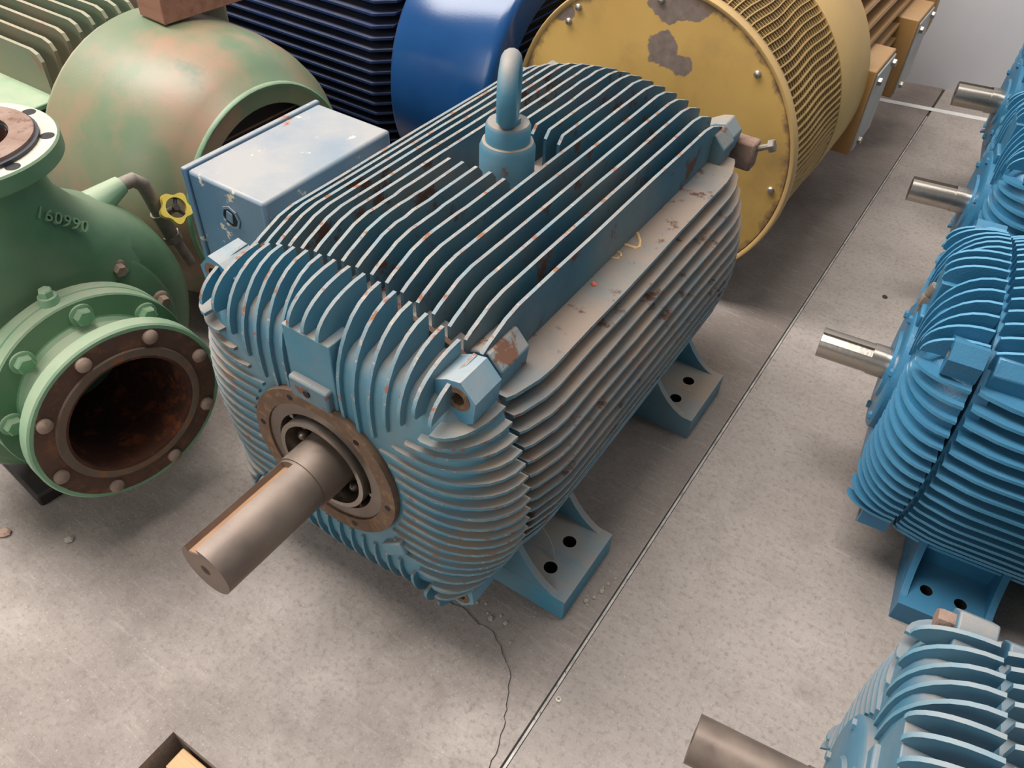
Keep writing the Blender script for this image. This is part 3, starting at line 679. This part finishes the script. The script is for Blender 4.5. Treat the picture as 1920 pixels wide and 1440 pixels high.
MB().box(-1.12, -.93, .10, .20, gz + .18, gz + .30).build('lug_block', M['green_fin'], gb, bevel=.01)
for x0 in (-1.3, -1.9):
    b = MB(); b.box(x0 - .1, x0 + .1, -.32, .32, 0, .04); b.prism([(-.24, .04), (.24, .04), (.18, .16), (-.18, .16)], YZ, x0 - .02, x0 + .02); b.build('foot', M['green_fin'], gm, bevel=.004)
# timber block lying on the dome and on the lug block behind
wb = tag(MB().box(0, .088, 0, .21, 0, .062).build('timber_block', M['wood_red'], None, bevel=.002, loc=(-.985, .545, .628), rz=rad(-4)), 'reddish sawn timber block lying on the blotchy green fan cover', 'timber')
# ------------------------------------------------------------------ dark blue motor, axis along X
nv = thing('electric_motor', 'dark glossy blue motor with ribbed body behind the teal motor', 'motor', (0, 1.37, 0))
nz = .345
b = MB(); b.lathe([(-.725, .325), (-.725, .3355), (-.72, .337), (-.452, .337), (-.437, .334), (-.428, .327), (-.4245, .318), (-.4245, .25), (-.435, .245)], 'x', (0, 0, nz), 72)
cw = b.build('fan_cowl', M['navy'], nv, smooth=50)
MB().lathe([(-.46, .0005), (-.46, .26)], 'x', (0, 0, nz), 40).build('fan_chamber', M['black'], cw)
for k in range(24):
    zz = -.2415 + k * .021; hw_ = sqrt(.25 ** 2 - zz * zz)
    MB().box(-.432, -.429, -hw_, hw_, nz + zz - .0014, nz + zz + .0014).build('grille_bar', M['navy'], cw, smooth=0)
b = MB(); b.lathe([(-1.75, .0005), (-1.75, .24), (-.76, .24), (-.755, .30), (-.72, .30)], 'x', (0, 0, nz), 48); nb = b.build('frame', M['navy_fin'], nv, smooth=40)
for sg in (-1, 1):
    for k in range(16):
        zc_ = .235 - k * .0285; tip = .325 - .8 * zc_ * zc_; yi = sqrt(max(.23 ** 2 - zc_ ** 2, .0004))
        pts = [(-1.75, yi), (-1.75, tip), (-.80, tip), (-.775, tip - .025), (-.76, tip - .04), (-.76, min(yi, tip - .05))]
        MB().prism(pts, lambda u, v, w_: (u, sg * v, w_), nz + zc_ - .003, nz + zc_ + .003).build('fin', M['navy_fin'], nb, smooth=0)
for k in range(-5, 6):
    c = k * .034; tip = .325 - .8 * c * c
    MB().box(-1.75, -.78, c - .003, c + .003, nz + .19, nz + tip).build('fin', M['navy_fin'], nb, smooth=0)
for x0 in (-1.0, -1.55):
    b = MB(); b.box(x0 - .09, x0 + .09, -.33, .33, 0, .035); b.prism([(-.26, .035), (.26, .035), (.2, .16), (-.2, .16)], YZ, x0 - .02, x0 + .02); b.build('foot', M['navy_fin'], nv, bevel=.004)

# ------------------------------------------------------------------ yellow generator, axis along Y
yg = thing('generator', 'big yellow drum-shaped generator with mesh band and scuffed end plate', 'generator', (-.058, 1.17, 0))
yz = .37; R = .356
dd = MB().lathe([(0, .0005), (0, R - .006), (.006, R), (.012, R)], 'y', (0, 0, 0), 96).build('end_plate', M['disc'], yg, smooth=40, loc=(0, 0, yz))
MB().lathe([(.002, R - .004), (-.004, R), (-.004, R + .006), (.004, R + .009), (.018, R + .009), (.022, R + .003)], 'y', (0, 0, 0), 96).build('rim', M['yellow'], dd, smooth=60)
for a_, rr in ((0, .325), (47, .325), (94, .325), (137, .325), (184, .325), (228, .325), (272, .325), (316, .325), (130, .338)):
    a = rad(a_ - 2); MB().lathe([(.001, .0085), (-.004, .008), (-.0065, .005), (-.007, .0004)], 'y', (rr * cos(a), 0, rr * sin(a)), 12).build('screw', M['screw'], dd, smooth=60)
b = MB(); b.lathe([(.012, R - .02), (.37, R - .02)], 'y', (0, 0, yz), 72); b.build('inner_drum', M['grime'], yg, smooth=60)
ms = MB()
for k in range(128):
    a = 2 * pi * k / 128; r0 = R - .008
    def q(y, dr, da): return (cos(a + da) * (r0 + dr), y, yz + sin(a + da) * (r0 + dr))
    def rr_(y): 
        w_ = .012 * sin(y * 26 + 2.5 * sin(a * 3)) * (1 if -.9 < ((a + .6 + pi) % (2 * pi) - pi) < .55 else .25); return w_ / R
    ys = [.02 + .35 * j / 8 for j in range(9)]
    rings = [[q(y, .0, -.004 + rr_(y)), q(y, .007, -.004 + rr_(y)), q(y, .007, .004 + rr_(y)), q(y, .0, .004 + rr_(y))] for y in ys]
    ms.loft(rings)
for j in range(26):
    y = .024 + j * .0135; ms.lathe([(y, R - .009), (y, R - .005), (y + .0022, R - .005), (y + .0022, R - .009)], 'y', (0, 0, yz), 72)
mo = ms.build('mesh_band', M['mesh'], yg, smooth=0); mo['kind'] = 'stuff'
b = MB(); b.lathe([(.36, R - .02), (.36, R), (.365, R + .002), (.60, R + .002), (.605, R - .002), (.61, R - .07), (.615, .2)], 'y', (0, 0, yz), 96); b.build('plain_band', M['yellow'], yg, smooth=35)
b = MB(); b.lathe([(.6, .24), (1.36, .24)], 'y', (0, 0, yz), 48); yb_ = b.build('frame', M['orange'], yg, smooth=60)
for k in range(24):
    a = rad(-60 + k * 7.6); u, v = cos(a), sin(a)
    pts = [(.615, .23), (.615, .31), (.64, .325), (1.33, .325), (1.35, .31), (1.35, .23)]
    MB().prism(pts, lambda p, r, w_: (r * u - w_ * v, p, yz + r * v + w_ * u), -.0045, .0045).build('fin', M['orange'], yb_, smooth=0)
for y0, y1, z0, z1 in ((.60, .80, .20, .44), (1.06, 1.26, .20, .44)):
    pd = MB().box(.26, .372, y0, y1, z0, z1).build('side_pad', M['orange'], yg, bevel=.004)
    MB().box(.372, .377, y0 + .012, y1 - .005, z0 + .01, z1 - .012).build('pad_face', M['white_metal'], pd, bevel=.001)
    for yy, zz in ((y0 + .035, z1 - .035), (y1 - .025, z1 - .03), (y0 + .05, z0 + .03)): MB().hexa((.376, yy, zz), (1, 0, 0), .011, .012).build('bolt', M['screw'], pd, smooth=30)
b = MB(); b.lathe([(1.345, .2), (1.345, .365), (1.35, .37), (1.40, .37), (1.41, .36), (1.46, .25), (1.46, .0005)], 'y', (0, 0, yz), 72); b.build('end_bell', M['orange'], yg, smooth=35)
for y0 in (.65, 1.2):
    b = MB(); b.box(-.30, -.08, y0, y0 + .16, 0, .10); b.box(.06, .24, y0, y0 + .16, 0, .10); b.build('foot', M['orange'], yg, bevel=.004)
MB().box(-.06, .06, .1, .5, .0, .028).build('cradle', M['grime'], yg, bevel=.003)

# ------------------------------------------------------------------ small things on the floor
def crumb(x, y, r, mat, label, group=None, z=0.):
    b = MB(); rings = []
    for h, q in ((0, .75), (.45, 1.), (.9, .6)):
        rings.append([(r * q * cos(2 * pi * k / 7) * random.uniform(.75, 1.25), r * q * sin(2 * pi * k / 7) * random.uniform(.75, 1.25), r * h * .8) for k in range(7)])
    b.loft(rings); o = b.build('pebble', mat, smooth=0, loc=(x, y, z), rz=random.uniform(0, 6)); return tag(o, label, 'pebble', group)
crumb(-.607, -.273, .012, M['brick'], 'pinkish brick chip on the floor below the green pump')
crumb(-.497, -.215, .008, M['stone'], 'pale stone chip on the floor below the green suction flange')
crumb(.569, 1.474, .007, M['gap'], 'dark fleck of debris on the aisle between the yellow generator and blue motors')
for x, y, r in ((.380, .262, .0055), (.374, .243, .0045), (.382, .282, .004), (.366, .228, .005), (.371, .222, .003), (.388, .30, .003), (.378, .27, .0028), (.363, .238, .0028)):
    crumb(x, y, r, M['stone'], 'small grey crumb between the near motor foot and the floor joint', 'crumbs by the floor joint')
for x, y, r in ((.243, .1, .006), (.270, .108, .005), (.233, .106, .003), (.255, .115, .0035), (.297, .082, .003), (.205, .112, .004), (.22, .12, .003)):
    crumb(x, y, r, M['stone'], 'small crumb along the ragged crack in front of the teal motor', 'crumbs by the crack')
tag(MB().ring(.002, .0052, 0.0003, .002, 'z', (.4185, .043, 0), 16).build('washer', M['screw']), 'tiny steel washer on the floor just right of the joint', 'washer')
